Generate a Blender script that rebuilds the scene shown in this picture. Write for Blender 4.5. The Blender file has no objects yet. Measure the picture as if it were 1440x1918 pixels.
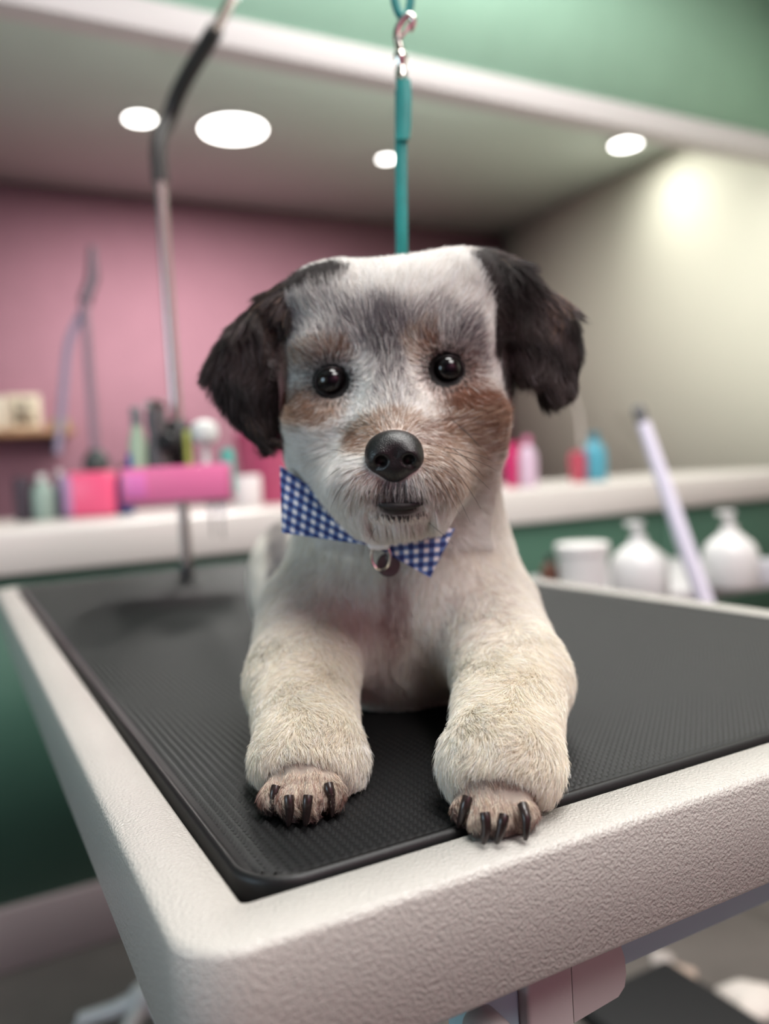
import bpy, math, random
import numpy as np
from mathutils import Vector, Matrix
rng = np.random.default_rng(7); random.seed(7)
sc = bpy.context.scene

# ------------------------------------------------------------------ camera
F_PX, PITCH, ROLL = 1542.0, 0.0498, -0.0577
CAM_Z, TOP_Z = 0.95, 0.80
CP, SP, CR, SR = math.cos(PITCH), math.sin(PITCH), math.cos(ROLL), math.sin(ROLL)
def ray(px, py):
    dx, dy = px - 720.0, py - 959.0
    x = (CR*dx + SR*dy)/F_PX; u = -(-SR*dx + CR*dy)/F_PX
    return np.array([x, CP + u*SP, u*CP - SP])
def P(px, py, d):                      # point of the place seen at a pixel, d metres deep
    return np.array([0, 0, CAM_Z]) + ray(px, py)*d
def onz(px, py, z):                    # point of a horizontal plane seen at a pixel
    r = ray(px, py); return np.array([0, 0, CAM_Z]) + r*((z - CAM_Z)/r[2])
def depth(p): return p[1]*CP - (p[2]-CAM_Z)*SP
def pix(p):                            # inverse of P for arrays (N,3)
    X, Y, Z = p[..., 0], p[..., 1], p[..., 2]-CAM_Z
    d = Y*CP - Z*SP; u = Z*CP + Y*SP
    x = F_PX*X/d; y = -F_PX*u/d
    return 720 + CR*x - SR*y, 959 + SR*x + CR*y, d
def mpp(d): return d/F_PX
fw = ray(720, 959); rt = ray(721, 959)-fw; up = ray(720, 958)-fw
fw, rt, up = [Vector(v/np.linalg.norm(v)) for v in (fw, rt, up)]
cam = bpy.data.cameras.new('camera'); co = bpy.data.objects.new('camera', cam); sc.collection.objects.link(co)
M3 = Matrix((rt, up, -fw)).transposed(); co.matrix_world = Matrix.Translation((0, 0, CAM_Z)) @ M3.to_4x4()
cam.sensor_fit = 'VERTICAL'; cam.sensor_height = 24; cam.lens = 24*F_PX/1918
cam.clip_start = 0.01
cam.dof.use_dof = True; cam.dof.focus_distance = 0.368; cam.dof.aperture_fstop = cam.lens/1000/0.0080
sc.camera = co

# ------------------------------------------------------------------ world, lights, exposure
YR = math.radians(28.5); RA = np.array([math.cos(YR), math.sin(YR)]); RB = np.array([-math.sin(YR), math.cos(YR)])
def R(a, b, z=0.0): q = a*RA + b*RB; return np.array([q[0], q[1], z])
w = bpy.data.worlds.new('world'); sc.world = w; w.use_nodes = True
w.node_tree.nodes['Background'].inputs[0].default_value = (.62, .78, 1, 1); w.node_tree.nodes['Background'].inputs[1].default_value = 1.0
sc.view_settings.view_transform = 'Standard'; sc.view_settings.look = 'None'
sc.view_settings.exposure = 0.18; sc.view_settings.gamma = 1.0; sc.view_settings.use_curve_mapping = False
def area(name, loc, to, size, sy, power, col, shape='RECTANGLE'):
    l = bpy.data.lights.new(name, 'AREA'); l.shape = shape; l.size = size; l.size_y = sy; l.energy = power; l.color = col
    o = bpy.data.objects.new(name, l); sc.collection.objects.link(o); o.location = loc
    o.rotation_euler = (Vector(to)-Vector(loc)).to_track_quat('-Z', 'Y').to_euler(); return o
def lamp_down(name, loc, r, power, col, spread=180):
    o = area(name, loc, (loc[0], loc[1], loc[2]-1), r*2, r*2, power, col, 'DISK'); o.data.spread = math.radians(spread); return o
# unseen near room overhead lights (over the table, in front of the opening)
L1 = R(0.55, 0.15, 2.93); area('unseen_overhead_light', L1, (L1[0], L1[1], 0), 0.9, 0.9, 46, (1.0, .985, .955))
L2 = R(0.7, -1.3, 2.93); area('unseen_overhead_light', L2, (L2[0], L2[1], 0), 1.2, 1.2, 60, (1.0, .97, .945))  # unseen, set back to light the dog from the front
L4 = R(1.6, 1.2, 2.93); area('unseen_overhead_light', L4, (L4[0], L4[1], 0), 1.5, 1.5, 34, (1.0, .98, .95))  # added to brighten the mint fascia and the back of the table
# daylight entering through the window of the left wall
L3 = R(-2.72, 0.4, 1.45); area('window_light', L3, R(0, 0.4, .85), 1.3, 1.1, 24, (.64, .86, 1.0))
L5 = R(1.95, 2.62, 2.42); area('unseen_overhead_light', L5, (L5[0], L5[1], 0), 0.3, 0.3, 13, (1.0, .98, .93))  # unseen, added behind the beam to brighten the right wall
sc.cycles.max_bounces = 8; sc.cycles.diffuse_bounces = 4; sc.cycles.glossy_bounces = 3; sc.cycles.transparent_max_bounces = 8
sc.cycles.sample_clamp_indirect = 6; sc.cycles.use_denoising = True

# ------------------------------------------------------------------ materials
def lin(c):
    return tuple((x/255/12.92 if x/255 <= .04045 else ((x/255+.055)/1.055)**2.4) for x in c)
MC = {}
def mat(name, col, rough=.6, metal=0., bump=0., bscale=200., var=0., vscale=8., emit=0., spec=.5, col2=None, coat=0., sheen=0., trans=0., bdist=.001):
    if name in MC: return MC[name]
    m = bpy.data.materials.new(name); m.use_nodes = True; n = m.node_tree.nodes; k = m.node_tree.links
    b = n['Principled BSDF']; c = lin(col)+(1,)
    b.inputs['Base Color'].default_value = c; b.inputs['Roughness'].default_value = rough; b.inputs['Metallic'].default_value = metal
    b.inputs['Specular IOR Level'].default_value = spec; b.inputs['Coat Weight'].default_value = coat; b.inputs['Sheen Weight'].default_value = sheen
    b.inputs['Transmission Weight'].default_value = trans
    tc = n.new('ShaderNodeTexCoord')
    if col2 or var:
        t = n.new('ShaderNodeTexNoise'); t.inputs['Scale'].default_value = vscale; t.inputs['Detail'].default_value = 4
        k.new(tc.outputs['Object'], t.inputs['Vector'])
        mx = n.new('ShaderNodeMix'); mx.data_type = 'RGBA'
        mx.inputs[6].default_value = c; c2 = lin(col2)+(1,) if col2 else tuple(x*(1-var) for x in c[:3])+(1,)
        mx.inputs[7].default_value = c2
        rp = n.new('ShaderNodeValToRGB'); rp.color_ramp.elements[0].position = .38; rp.color_ramp.elements[1].position = .65
        k.new(t.outputs[0], rp.inputs[0]); k.new(rp.outputs[0], mx.inputs[0]); k.new(mx.outputs[2], b.inputs['Base Color'])
    if bump:
        t = n.new('ShaderNodeTexNoise'); t.inputs['Scale'].default_value = bscale; t.inputs['Detail'].default_value = 2
        k.new(tc.outputs['Object'], t.inputs['Vector'])
        bp = n.new('ShaderNodeBump'); bp.inputs['Strength'].default_value = bump; bp.inputs['Distance'].default_value = bdist
        k.new(t.outputs[0], bp.inputs['Height']); k.new(bp.outputs[0], b.inputs['Normal'])
    if emit:
        b.inputs['Emission Color'].default_value = c; b.inputs['Emission Strength'].default_value = emit
    MC[name] = m; return m
PINK = mat('pink_wall_paint', (166, 120, 135), .8, bump=.1, bscale=60, var=.04)
WALLW = mat('white_wall_paint', (232, 232, 214), .8, bump=.1, bscale=60)
CEIL = mat('ceiling_paint', (214, 224, 216), .85, bump=.05, bscale=50)
GREEN = mat('mint_green_paint', (176, 220, 197), .7, bump=.05, bscale=60, var=.04)
DGREEN = mat('green_panel_paint', (62, 98, 82), .55, var=.1, vscale=3)
TRIM = mat('white_trim_paint', (208, 203, 203), .5)
FLOOR = mat('grey_floor', (108, 102, 97), .5, var=.25, vscale=5)
PAINT = mat('textured_white_enamel', (178, 175, 169), .2, bump=1., bscale=740, bdist=.0010)
PAINTS = mat('smooth_white_enamel', (176, 169, 168), .3, bump=.1, bscale=300)
COOLLIT = mat('cool_lit_enamel', (158, 192, 200), .35)  # enamel with the cool side light put into its colour
RUBBER = mat('black_rubber', (17, 17, 18), .46, bump=.2, bscale=900, bdist=.0004, spec=.32)
BLACKP = mat('black_plastic', (22, 22, 24), .4)
STEEL = mat('brushed_steel', (190, 180, 178), .25, metal=1., bump=.02)
CHROME = mat('chrome', (225, 220, 212), .14, metal=1.)
DARKREFL = mat('dark_reflection_grey', (50, 48, 47), .5)  # dark ceiling reflection of the chrome arm, put into its colour
TEAL = mat('teal_nylon', (0, 140, 135), .5, bump=.5, bscale=1500, bdist=.0004, var=.15, vscale=60, sheen=.3)
WHITEPL = mat('white_plastic', (214, 213, 212), .35)

# ------------------------------------------------------------------ mesh helpers
C = sc.collection
def props(o, label=None, cat=None, group=None, kind=None):
    if label: o['label'] = label
    if cat: o['category'] = cat
    if group: o['group'] = group
    if kind: o['kind'] = kind
    return o
def thing(name, label, cat, loc=(0, 0, 0), group=None):
    o = bpy.data.objects.new(name, None); C.objects.link(o); o.location = tuple(loc); o.empty_display_size = .02
    return props(o, label, cat, group)
class MB:
    def __init__(s): s.v = []; s.f = []; s.n = 0
    def add(s, v, f):
        v = np.asarray(v, float).reshape(-1, 3); s.v.append(v); s.f += [tuple(int(i)+s.n for i in q) for q in f]; s.n += len(v); return s
    def loft(s, loops, cap0=False, cap1=False, closed=True):
        n = len(loops[0]); V = np.concatenate([np.asarray(l, float) for l in loops]); f = []
        for i in range(len(loops)-1):
            for j in range(n if closed else n-1):
                k = (j+1) % n; f.append((i*n+j, i*n+k, (i+1)*n+k, (i+1)*n+j))
        if cap0: f.append(tuple(range(n))[::-1])
        if cap1: f.append(tuple((len(loops)-1)*n+j for j in range(n)))
        return s.add(V, f)
    def box(s, c, size, ax=None, bev=.0):
        # bevelled box: stacked rounded rectangles
        c = np.asarray(c, float); hx, hy, hz = [q/2 for q in size]; b = min(bev, hx*.9, hy*.9, hz*.9)
        ax = np.eye(3) if ax is None else np.asarray(ax, float)
        if b <= 0: prof = [(0, -hz), (0, hz)]; rr = 0
        else: prof = [(b, -hz), (b*.3, -hz+b*.3), (0, -hz+b), (0, hz-b), (b*.3, hz-b*.3), (b, hz)]
        loops = []
        for ins, z in prof:
            x, y = hx-ins, hy-ins; L = []
            if b > 0:
                r = max(b-ins, b*.25)
                for sx, sy, a0 in ((1, 1, 0), (-1, 1, 90), (-1, -1, 180), (1, -1, 270)):
                    for t in (0, 30, 60, 90):
                        a = math.radians(a0+t); L.append((sx*(x-r)+r*math.cos(a), sy*(y-r)+r*math.sin(a), z))
            else: L = [(x, y, z), (-x, y, z), (-x, -y, z), (x, -y, z)]
            loops.append(np.array(L) @ ax + c)
        return s.loft(loops, True, True)
    def lathe(s, c, prof, n=20, axis=None, cap=True):
        # prof: (radius, height) from the base, about +Z or a given axis
        c = np.asarray(c, float); z = np.array([0, 0, 1.]) if axis is None else np.asarray(axis, float)/np.linalg.norm(axis)
        x = np.cross(z, [0, 1, 0] if abs(z[1]) < .9 else [1, 0, 0]); x /= np.linalg.norm(x); y = np.cross(z, x)
        loops = [[c + z*h + r*(x*math.cos(2*math.pi*i/n) + y*math.sin(2*math.pi*i/n)) for i in range(n)] for r, h in prof]
        return s.loft(loops, cap, cap)
    def tube(s, pts, r, n=12, cap=True, smooth=0):
        p = np.asarray(pts, float)
        for _ in range(smooth):
            q = [p[0]]
            for i in range(len(p)-1): q += [p[i]*.75+p[i+1]*.25, p[i]*.25+p[i+1]*.75]
            q.append(p[-1]); p = np.array(q)
        rr = np.interp(np.linspace(0, 1, len(p)), np.linspace(0, 1, len(r)), r) if hasattr(r, '__len__') else np.full(len(p), r)
        T = np.gradient(p, axis=0); T /= np.linalg.norm(T, axis=1)[:, None]+1e-12
        u = np.cross(T[0], [0, 0, 1]);
        if np.linalg.norm(u) < .1: u = np.cross(T[0], [1, 0, 0])
        u /= np.linalg.norm(u); loops = []
        for i in range(len(p)):
            u = u - T[i]*(u@T[i]); u /= np.linalg.norm(u); v = np.cross(T[i], u)
            loops.append([p[i] + rr[i]*(u*math.cos(2*math.pi*k/n)+v*math.sin(2*math.pi*k/n)) for k in range(n)])
        return s.loft(loops, cap, cap)
    def build(s, name, m, parent=None, smooth=True, fix=True, angle=40):
        me = bpy.data.meshes.new(name); me.from_pydata(np.concatenate(s.v).tolist(), [], s.f)
        me.materials.append(m); o = bpy.data.objects.new(name, me); C.objects.link(o)
        if fix:
            import bmesh
            bm = bmesh.new(); bm.from_mesh(me); bmesh.ops.recalc_face_normals(bm, faces=bm.faces)
            if smooth:
                for e in bm.edges: e.smooth = (len(e.link_faces) == 2 and e.calc_face_angle(0) < math.radians(angle))
            bm.to_mesh(me); bm.free()
        if smooth: me.polygons.foreach_set('use_smooth', [True]*len(me.polygons))
        if parent is not None:
            o.parent = parent; o.matrix_parent_inverse = Matrix.Translation(-parent.location)
        else:                                  # put the origin at the thing's base
            c = np.concatenate(s.v); c0 = Vector((c[:, 0].mean(), c[:, 1].mean(), c[:, 2].min()))
            me.transform(Matrix.Translation(-c0)); o.location = c0
        return o
AXR = np.array([[RA[0], RA[1], 0], [RB[0], RB[1], 0], [0, 0, 1.]])      # room axes as rows
def rbox(a0, a1, b0, b1, z0, z1, bev=0.):
    return MB().box(R((a0+a1)/2, (b0+b1)/2, (z0+z1)/2), (a1-a0, b1-b0, z1-z0), AXR, bev)
def struct(name, mb, m, **k):
    o = mb.build(name, m, **k); o['kind'] = 'structure'; return o

# ------------------------------------------------------------------ the setting
struct('floor', rbox(-2.9, 4.6, -2.3, 4.5, -.1, 0), FLOOR)
struct('wall_back', rbox(-2.9, 3.55, 4.41, 4.5, 0, 2.45), PINK)
struct('ceiling', rbox(-2.9, 4.6, 2.30, 4.5, 2.45, 2.53), CEIL)
struct('trim_1', rbox(-2.9, 4.6, 2.235, 2.32, 2.15, 2.235, .004), TRIM)
struct('wall_front', rbox(-2.9, 4.6, 2.25, 2.30, 2.236, 3.05), GREEN)
struct('ceiling_near', rbox(-2.9, 4.6, -2.3, 2.25, 3.05, 3.13), CEIL)
struct('wall_rear', rbox(-2.9, 4.6, -2.4, -2.3, 0, 3.1), mat('deep_pink_wall_paint', (200, 128, 154), .8, bump=.1, bscale=60))
# left wall with a window opening
wl = MB()
for a in ((-2.3, -.35, 0, 3.1), (1.15, 4.5, 0, 3.1), (-.35, 1.15, 0, .8), (-.35, 1.15, 2.1, 3.1)):
    wl.box(R(-2.95, (a[0]+a[1])/2, (a[2]+a[3])/2), (.1, a[1]-a[0], a[3]-a[2]), AXR)
struct('wall_left', wl, WALLW)
wf = MB()
for a in ((-.35, -.3, .8, 2.1), (1.1, 1.15, .8, 2.1), (-.3, 1.1, .8, .85), (-.3, 1.1, 2.05, 2.1), (.38, .42, .85, 2.05)):
    wf.box(R(-2.93, (a[0]+a[1])/2, (a[2]+a[3])/2), (.06, a[1]-a[0], a[3]-a[2]), AXR)
win = struct('window_1', wf, TRIM)
# right wall: from the far corner towards the viewer, not quite square
c0 = np.array([.89, 5.5]); dr = np.array([.45, -1.]); dr /= np.linalg.norm(dr); nr = np.array([-dr[1], dr[0]])
if nr[0] < 0: nr = -nr
def rw(t, o, z): q = c0 + dr*t + nr*o; return [q[0], q[1], z]
wr = MB(); wr.loft([[rw(-.15, 0, z), rw(7.6, 0, z), rw(7.6, .1, z), rw(-.15, .1, z)] for z in (0, 3.1)], True, True)
struct('wall_right', wr, WALLW)

# half wall counter between the two rooms
hw = thing('half_wall_counter', 'long white-topped counter with green front panels running behind the grooming table', 'counter', R(0.3, 1.763, 0))
rbox(-1.6, 2.75, 1.79, 2.45, .127, .78).build('front_panel', DGREEN, hw)
rbox(-1.6, 2.75, 1.763, 2.5, .785, .877, .012).build('worktop', mat('counter_white', (206, 201, 196), .3), hw)
rbox(-1.6, 2.75, 1.775, 2.47, .0, .127, .004).build('baseboard', mat('counter_baseboard', (160, 146, 146), .5), hw)
for i, a in enumerate((-1.05, -.3, .45, 1.2, 1.95)):
    rbox(a, a+.012, 1.783, 1.80, .135, .78).build('panel_joint', mat('panel_joint_paint', (58, 98, 80), .5), hw)

# ceiling lights
def ceil_light(px, py, rpx, label, power, z=2.45):
    p = onz(px, py, z-.012); r = rpx*mpp(depth(p))
    t = thing('ceiling_light', label, 'ceiling light', (p[0], p[1], z-.02), None)
    MB().lathe((p[0], p[1], z-.016), [(r*1.12, .016), (r*1.12, .006), (r*1.04, 0), (r*1.0, .001)], 40, cap=False).build('rim', TRIM, t)
    MB().lathe((p[0], p[1], z-.012), [(r, 0), (r*.98, -.003)], 40).build('diffuser', mat('lit_diffuser', (255, 252, 246), .5, emit=9), t)
    lamp_down('ceiling_lamp', (p[0], p[1], z-.03), max(r*.95, .07), power, (1, .97, .92))
ceil_light(262, 222, 27, 'small round lit downlight left of the dark grooming arm', 8)
ceil_light(437, 242, 59, 'largest round lit ceiling panel, right of the grooming arm', 22)
ceil_light(724, 297, 15, 'smallest round lit downlight half hidden by the teal leash', 8)
ceil_light(1172, 270, 27, 'round lit downlight near the white beam at far right', 2.4)

# ------------------------------------------------------------------ grooming table
YT = math.radians(27.78); UA = np.array([math.cos(YT), math.sin(YT)]); UB = np.array([-math.sin(YT), math.cos(YT)])
H = CAM_Z-TOP_Z
CO = np.array([-.469, 1.6447])*H; TW, RIM, TT = 4.098*H, .1904*H, .3486*H
pc = onz(30, 1099, TOP_Z)[:2]-CO; TL = float(pc@UB)
def T(a, b, z=0.0): q = CO + a*UA + b*UB; return np.array([q[0], q[1], TOP_Z+z])
AXT = np.array([[UA[0], UA[1], 0], [UB[0], UB[1], 0], [0, 0, 1.]])
def rrect(a0, a1, b0, b1, r, z, n=8):
    L = []
    for ca, cb, s in ((a1-r, b1-r, 0), (a0+r, b1-r, 90), (a0+r, b0+r, 180), (a1-r, b0+r, 270)):
        for i in range(n+1):
            t = math.radians(s+90*i/n); L.append(T(ca+r*math.cos(t), cb+r*math.sin(t), z))
    return L
gt = thing('grooming_table', 'white enamelled grooming table with black ribbed rubber mat under the dog', 'table', T(TW/2, TL/2, -TOP_Z))
def ring(ins, r, z): return rrect(ins, TW-ins, ins, TL-ins, r, z)
fr = MB(); k = .0035
fr.loft([ring(.002, .022, -TT), ring(0, .024, -TT+.003), ring(0, .024, -k), ring(k*.3, .0237, -k*.3), ring(k, .023, 0),
         ring(RIM-.0015, .004, 0), ring(RIM, .003, -.0015), ring(RIM, .003, -.014), ring(RIM, .003, -TT), ring(.002, .022, -TT)])
fr.build('frame', PAINT, gt, angle=60)
MB().loft([ring(RIM-.001, .003, -.03), ring(RIM-.001, .003, -.010)], True, True).build('deck', mat('black_deck', (14, 14, 15), .6), gt)
# rubber mat: rounded border and a field of woven-looking crossings
m0 = RIM+.0035; mr = .024
def mring(i, z, r=None): return rrect(m0+i, TW-m0-i, m0+i, TL-.004-i, max(mr-i if r is None else r, .002), z, 12)
mt = MB(); mt.loft([mring(0, -.010), mring(0, -.0015), mring(.0006, .0002), mring(.0018, .0012), mring(.0032, .0012), mring(.0042, .0002), mring(.0052, -.0006)], False, True)
rm = mt.build('rubber_mat', RUBBER, gt, angle=80)
pa, pb = .0042, .0036; A0, A1, B0, B1 = m0+.0055, TW-m0-.0055, m0+.0055, TL-.010
na, nb = int((A1-A0)/pa), int((B1-B0)/pb)
ga = A0+np.arange(2*na+1)*pa/2; gb = B0+np.arange(2*nb+1)*pb/2
GA, GB = np.meshgrid(ga, gb, indexing='ij'); ia, ib = np.meshgrid(np.arange(2*na+1), np.arange(2*nb+1), indexing='ij')
od = (ia % 2)+(ib % 2); GZ = np.where(od == 0, .0013, np.where(od == 1, np.where(ia % 2 == 1, -.0003, -.0006), -.0013))
GZ = np.where((ia < 2) | (ib < 2) | (ia > 2*na-2) | (ib > 2*nb-2), -.0007, GZ)
Q = CO[None, None, :] + GA[..., None]*UA + GB[..., None]*UB
V = np.concatenate([Q, (TOP_Z+GZ)[..., None]], -1).reshape(-1, 3)
nB = 2*nb+1; I, J = np.meshgrid(np.arange(2*na), np.arange(2*nb), indexing='ij'); I = I.ravel(); J = J.ravel()
# leave out what falls beyond the rounded corners
ca, cb = ga[I]+pa/4, gb[J]+pb/4; keep = np.ones(len(I), bool); rc = mr-.0055
for xa, xb in ((A0, B0), (A1, B0), (A0, B1), (A1, B1)):
    qa, qb = xa+(rc if xa == A0 else -rc), xb+(rc if xb == B0 else -rc)
    o = ((ca-qa)*(1 if xa == A1 else -1) > 0) & ((cb-qb)*(1 if xb == B1 else -1) > 0) & ((ca-qa)**2+(cb-qb)**2 > rc**2); keep &= ~o
I = I[keep]; J = J[keep]; v00 = I*nB+J
quads = np.stack([v00, v00+nB, v00+nB+1, v00+1], 1)
me = bpy.data.meshes.new('mat_relief'); me.vertices.add(len(V)); me.vertices.foreach_set('co', V.ravel())
me.loops.add(quads.size); me.loops.foreach_set('vertex_index', quads.ravel().astype(np.int32)); me.polygons.add(len(quads))
me.polygons.foreach_set('loop_start', (np.arange(len(quads))*4).astype(np.int32)); me.update(calc_edges=True); me.validate()
me.materials.append(RUBBER); o = bpy.data.objects.new('mat_relief', me); C.objects.link(o); o.parent = rm; o['kind'] = 'stuff'
# undercarriage seen below the front edge
def tbox(a0, a1, b0, b1, z0, z1, bev=.002): return MB().box(T((a0+a1)/2, (b0+b1)/2, (z0+z1)/2), (a1-a0, b1-b0, z1-z0), AXT, bev)

tbox(.150, .175, .028, .060, -.75, -.050).build('front_leg', PAINTS, gt)
tbox(.128, .150, .034, .060, -.75, -.050).build('leg_brace', COOLLIT, gt)  # cool light on the post's left side, put into the colour
tbox(.20, TW-.06, .050, .075, -.102, -.048).build('crossbar', COOLLIT, gt)
for a_, b_ in ((TW-.08, .06), (.26, TL-.25), (TW-.08, TL-.25)):
    tbox(a_, a_+.025, b_, b_+.03, -.78, -.05).build('leg', PAINTS, gt)
tbox(.05, TW-.05, .03, .07, -.795, -.765, .006).build('foot_rail', PAINTS, gt)
# latch plate: flared bent sheet with rounded lower corner
pl = MB(); out = [(.176, -.050), (.2045, -.050), (.2085, -.078), (.2105, -.084), (.2110, -.092), (.2095, -.0975), (.205, -.1005), (.176, -.1005)]
pl.loft([[T(a, .030+.10*(a-.176), z) for a, z in out], [T(a, .033+.10*(a-.176), z) for a, z in out]], True, True)
pl.build('latch_plate', PAINTS, gt)
MB().lathe(T(.126, .012, -.083), [(.0075, 0), (.009, .003), (.009, .018), (.006, .022)], 20, axis=[UB[0], UB[1], 0]).build('bolt', PAINTS, gt)
MB().tube([T(.118, .010, -.101), T(.124, .008, -.0925), T(.131, .010, -.094), T(.135, .014, -.101)], .0009, 8, smooth=2).build('cable', BLACKP, gt)

# ------------------------------------------------------------------ the dog: one continuous body grown from an implicit surface
import openvdb
HS = .0016
ORG = np.array([-.15, .30, .79]); DIM = (182, 390, 185)
D = np.full(DIM, .05, np.float32)
def sub(lo, hi, k, org=None, dim=None, hs=None):
    org = ORG if org is None else org; dim = DIM if dim is None else dim; hs = HS if hs is None else hs
    i0 = np.maximum(np.floor((np.array(lo)-k-org)/hs).astype(int)-2, 0); i1 = np.minimum(np.ceil((np.array(hi)+k-org)/hs).astype(int)+3, dim)
    g = np.ogrid[i0[0]:i1[0], i0[1]:i1[1], i0[2]:i1[2]]
    return tuple(slice(a, b) for a, b in zip(i0, i1)), [org[i]+g[i].astype(np.float32)*hs for i in range(3)]
def smin(a, b, k):
    h = np.maximum(k-np.abs(a-b), 0)/k; return np.minimum(a, b)-h*h*k*.25
def d_ell(x, y, z, c, r, tilt=0.):
    X, Y, Z = x-c[0], y-c[1], z-c[2]
    if tilt: ct, st = math.cos(tilt), math.sin(tilt); X, Z = X*ct+Z*st, -X*st+Z*ct
    k0 = np.sqrt((X/r[0])**2+(Y/r[1])**2+(Z/r[2])**2); k1 = np.sqrt((X/r[0]**2)**2+(Y/r[1]**2)**2+(Z/r[2]**2)**2)+1e-9
    return k0*(k0-1)/k1
def d_cone(x, y, z, a, b, ra, rb):
    ab = b-a; L2 = ab@ab; h = np.clip(((x-a[0])*ab[0]+(y-a[1])*ab[1]+(z-a[2])*ab[2])/L2, 0, 1)
    return np.sqrt((x-a[0]-h*ab[0])**2+(y-a[1]-h*ab[1])**2+(z-a[2]-h*ab[2])**2)-(ra+(rb-ra)*h)
class Field:
    def __init__(s, D, org, hs): s.D, s.org, s.hs = D, org, hs
    def _ap(s, lo, hi, k, fn, cut=False):
        sl, (x, y, z) = sub(lo, hi, k+.004, s.org, s.D.shape, s.hs)
        d = fn(x, y, z)
        s.D[sl] = -smin(-s.D[sl], d, k) if cut else smin(s.D[sl], d, k)
    def ell(s, c, r, k=.012, tilt=0., cut=False):
        c = np.asarray(c); r = np.asarray(r); m = max(r)
        s._ap(c-m, c+m, k, lambda x, y, z: d_ell(x, y, z, c, r, tilt), cut)
    def cone(s, a, b, ra, rb, k=.012, cut=False):
        a = np.asarray(a); b = np.asarray(b); m = max(ra, rb)
        s._ap(np.minimum(a, b)-m, np.maximum(a, b)+m, k, lambda x, y, z: d_cone(x, y, z, a, b, ra, rb), cut)
    def mesh(s, thr=0.):
        g = openvdb.FloatGrid(.05); g.copyFromArray(s.D); p, q = g.convertToQuads(thr)[:2]
        return p*s.hs+s.org, q
F = Field(D, ORG, HS)
def pe(px, py, d, rx, ry, rd, k=.012, tilt=0.): m = mpp(d); F.ell(P(px, py, d), (rx*m, rd, ry*m), k, tilt)
TLT = math.radians(5.8+3.3)            # the head is tipped a little to one side
# --- trunk, seen from the front, rump further back to the left
pe(752, 1125, .580, 208, 205, .072)
F.cone(P(750, 900, .545), P(755, 1090, .560), .064, .072, .03)
pe(742, 1210, .545, 150, 120, .045, .02)
F.cone(P(735, 1080, .62), P(640, 1100, .78), .073, .064, .03)
F.ell(P(586, 1075, .83), (.062, .080, .062), .02)
F.ell(P(545, 1130, .80), (.032, .060, .036), .02)
F.ell(P(700, 1110, .82), (.040, .065, .040), .02)
# --- shoulders, forearms, paws
for sh, el, wr, pw, kk in (((590, 1160, .525), (566, 1275, .462), (580, 1425, .392), (568, 1490, .372), 0),
                           ((905, 1165, .525), (958, 1272, .445), (938, 1430, .362), (925, 1515, .342), 1)):
    s_, e_, w_, p_ = P(*sh), P(*el), P(*wr), P(*pw)
    F.cone(s_, e_, .036, .028, .025); F.cone(e_, w_, .0285, .0225, .010); F.ell(w_+[0, .004, 0], (.0255, .020, .0215), .008)
    F.ell(p_+[0, .010, 0], (.0150, .018, .0110), .006)
# --- head
pe(741, 668, .495, 186, 152, .060, .02, TLT)
pe(745, 605, .500, 180, 85, .052, .02, TLT)
pe(743, 829, .487, 197, 146, .054, .025, TLT)
pe(742, 730, .500, 204, 150, .050, .02, TLT)
pe(612, 590, .500, 66, 66, .045, .03); pe(872, 570, .500, 62, 62, .045, .03)
pe(742, 900, .440, 118, 84, .036, .025, TLT)
F.cone(P(731, 705, .452), P(737, 838, .419), .0125, .0125, .02)
pe(690, 895, .417, 52, 46, .016, .012); pe(790, 893, .417, 52, 46, .016, .012)
pe(748, 953, .433, 80, 40, .026, .012)
pe(614, 655, .458, 52, 30, .014, .015, TLT); pe(843, 634, .458, 52, 30, .014, .015, TLT)
pe(610, 780, .455, 50, 34, .012, .02); pe(870, 770, .455, 50, 34, .012, .02)
# --- ears: folded flaps, each an outline with its own thickness, bent around the head
def ear(poly, d0, th, bend, fold):
    pts = np.array([P(x, y, d0) for x, y in poly]); q = pts[:, [0, 2]]; base = q[0]
    lo = np.array([q[:, 0].min(), pts[:, 1].mean()-.05, q[:, 1].min()]); hi = np.array([q[:, 0].max(), pts[:, 1].mean()+.05, q[:, 1].max()])
    def fn(x, y, z):
        X = np.broadcast_to(x, (x.shape[0], 1, z.shape[2])).copy(); Z = np.broadcast_to(z, X.shape).copy()
        dm = np.full(X.shape, 1e9, np.float32); sg = np.ones(X.shape, np.float32); n = len(q)
        for i in range(n):
            a, b = q[i], q[(i-1) % n]; e = b-a; wx, wz = X-a[0], Z-a[1]
            t = np.clip((wx*e[0]+wz*e[1])/(e@e), 0, 1); bx, bz = wx-e[0]*t, wz-e[1]*t; dm = np.minimum(dm, bx*bx+bz*bz)
            c1 = Z >= a[1]; c2 = Z < b[1]; c3 = e[0]*wz > e[1]*wx
            sg = np.where((c1 & c2 & c3) | (~c1 & ~c2 & ~c3), -sg, sg)
        d2 = sg*np.sqrt(dm)+.006
        xo = np.abs(X-base[0]); ym = pts[:, 1].mean()+bend*(xo-.02)**2*10+fold*np.sin((xo+.35*Z)*110)*.003
        dy = np.abs(y-ym)-(th-.006)
        return np.minimum(np.maximum(d2, dy), 0)+np.sqrt(np.maximum(d2, 0)**2+np.maximum(dy, 0)**2)-.006
    F._ap(lo, hi, .012, fn)
EARL = [(572, 548), (520, 556), (478, 590), (430, 635), (392, 685), (412, 728), (450, 782), (480, 815), (506, 822), (518, 780), (522, 700), (548, 640), (600, 600)]
EARR = [(880, 512), (925, 500), (965, 502), (1005, 540), (1062, 582), (1076, 640), (1070, 705), (1046, 732), (1014, 732), (1004, 702), (985, 708), (962, 690), (948, 640), (915, 590)]
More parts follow.
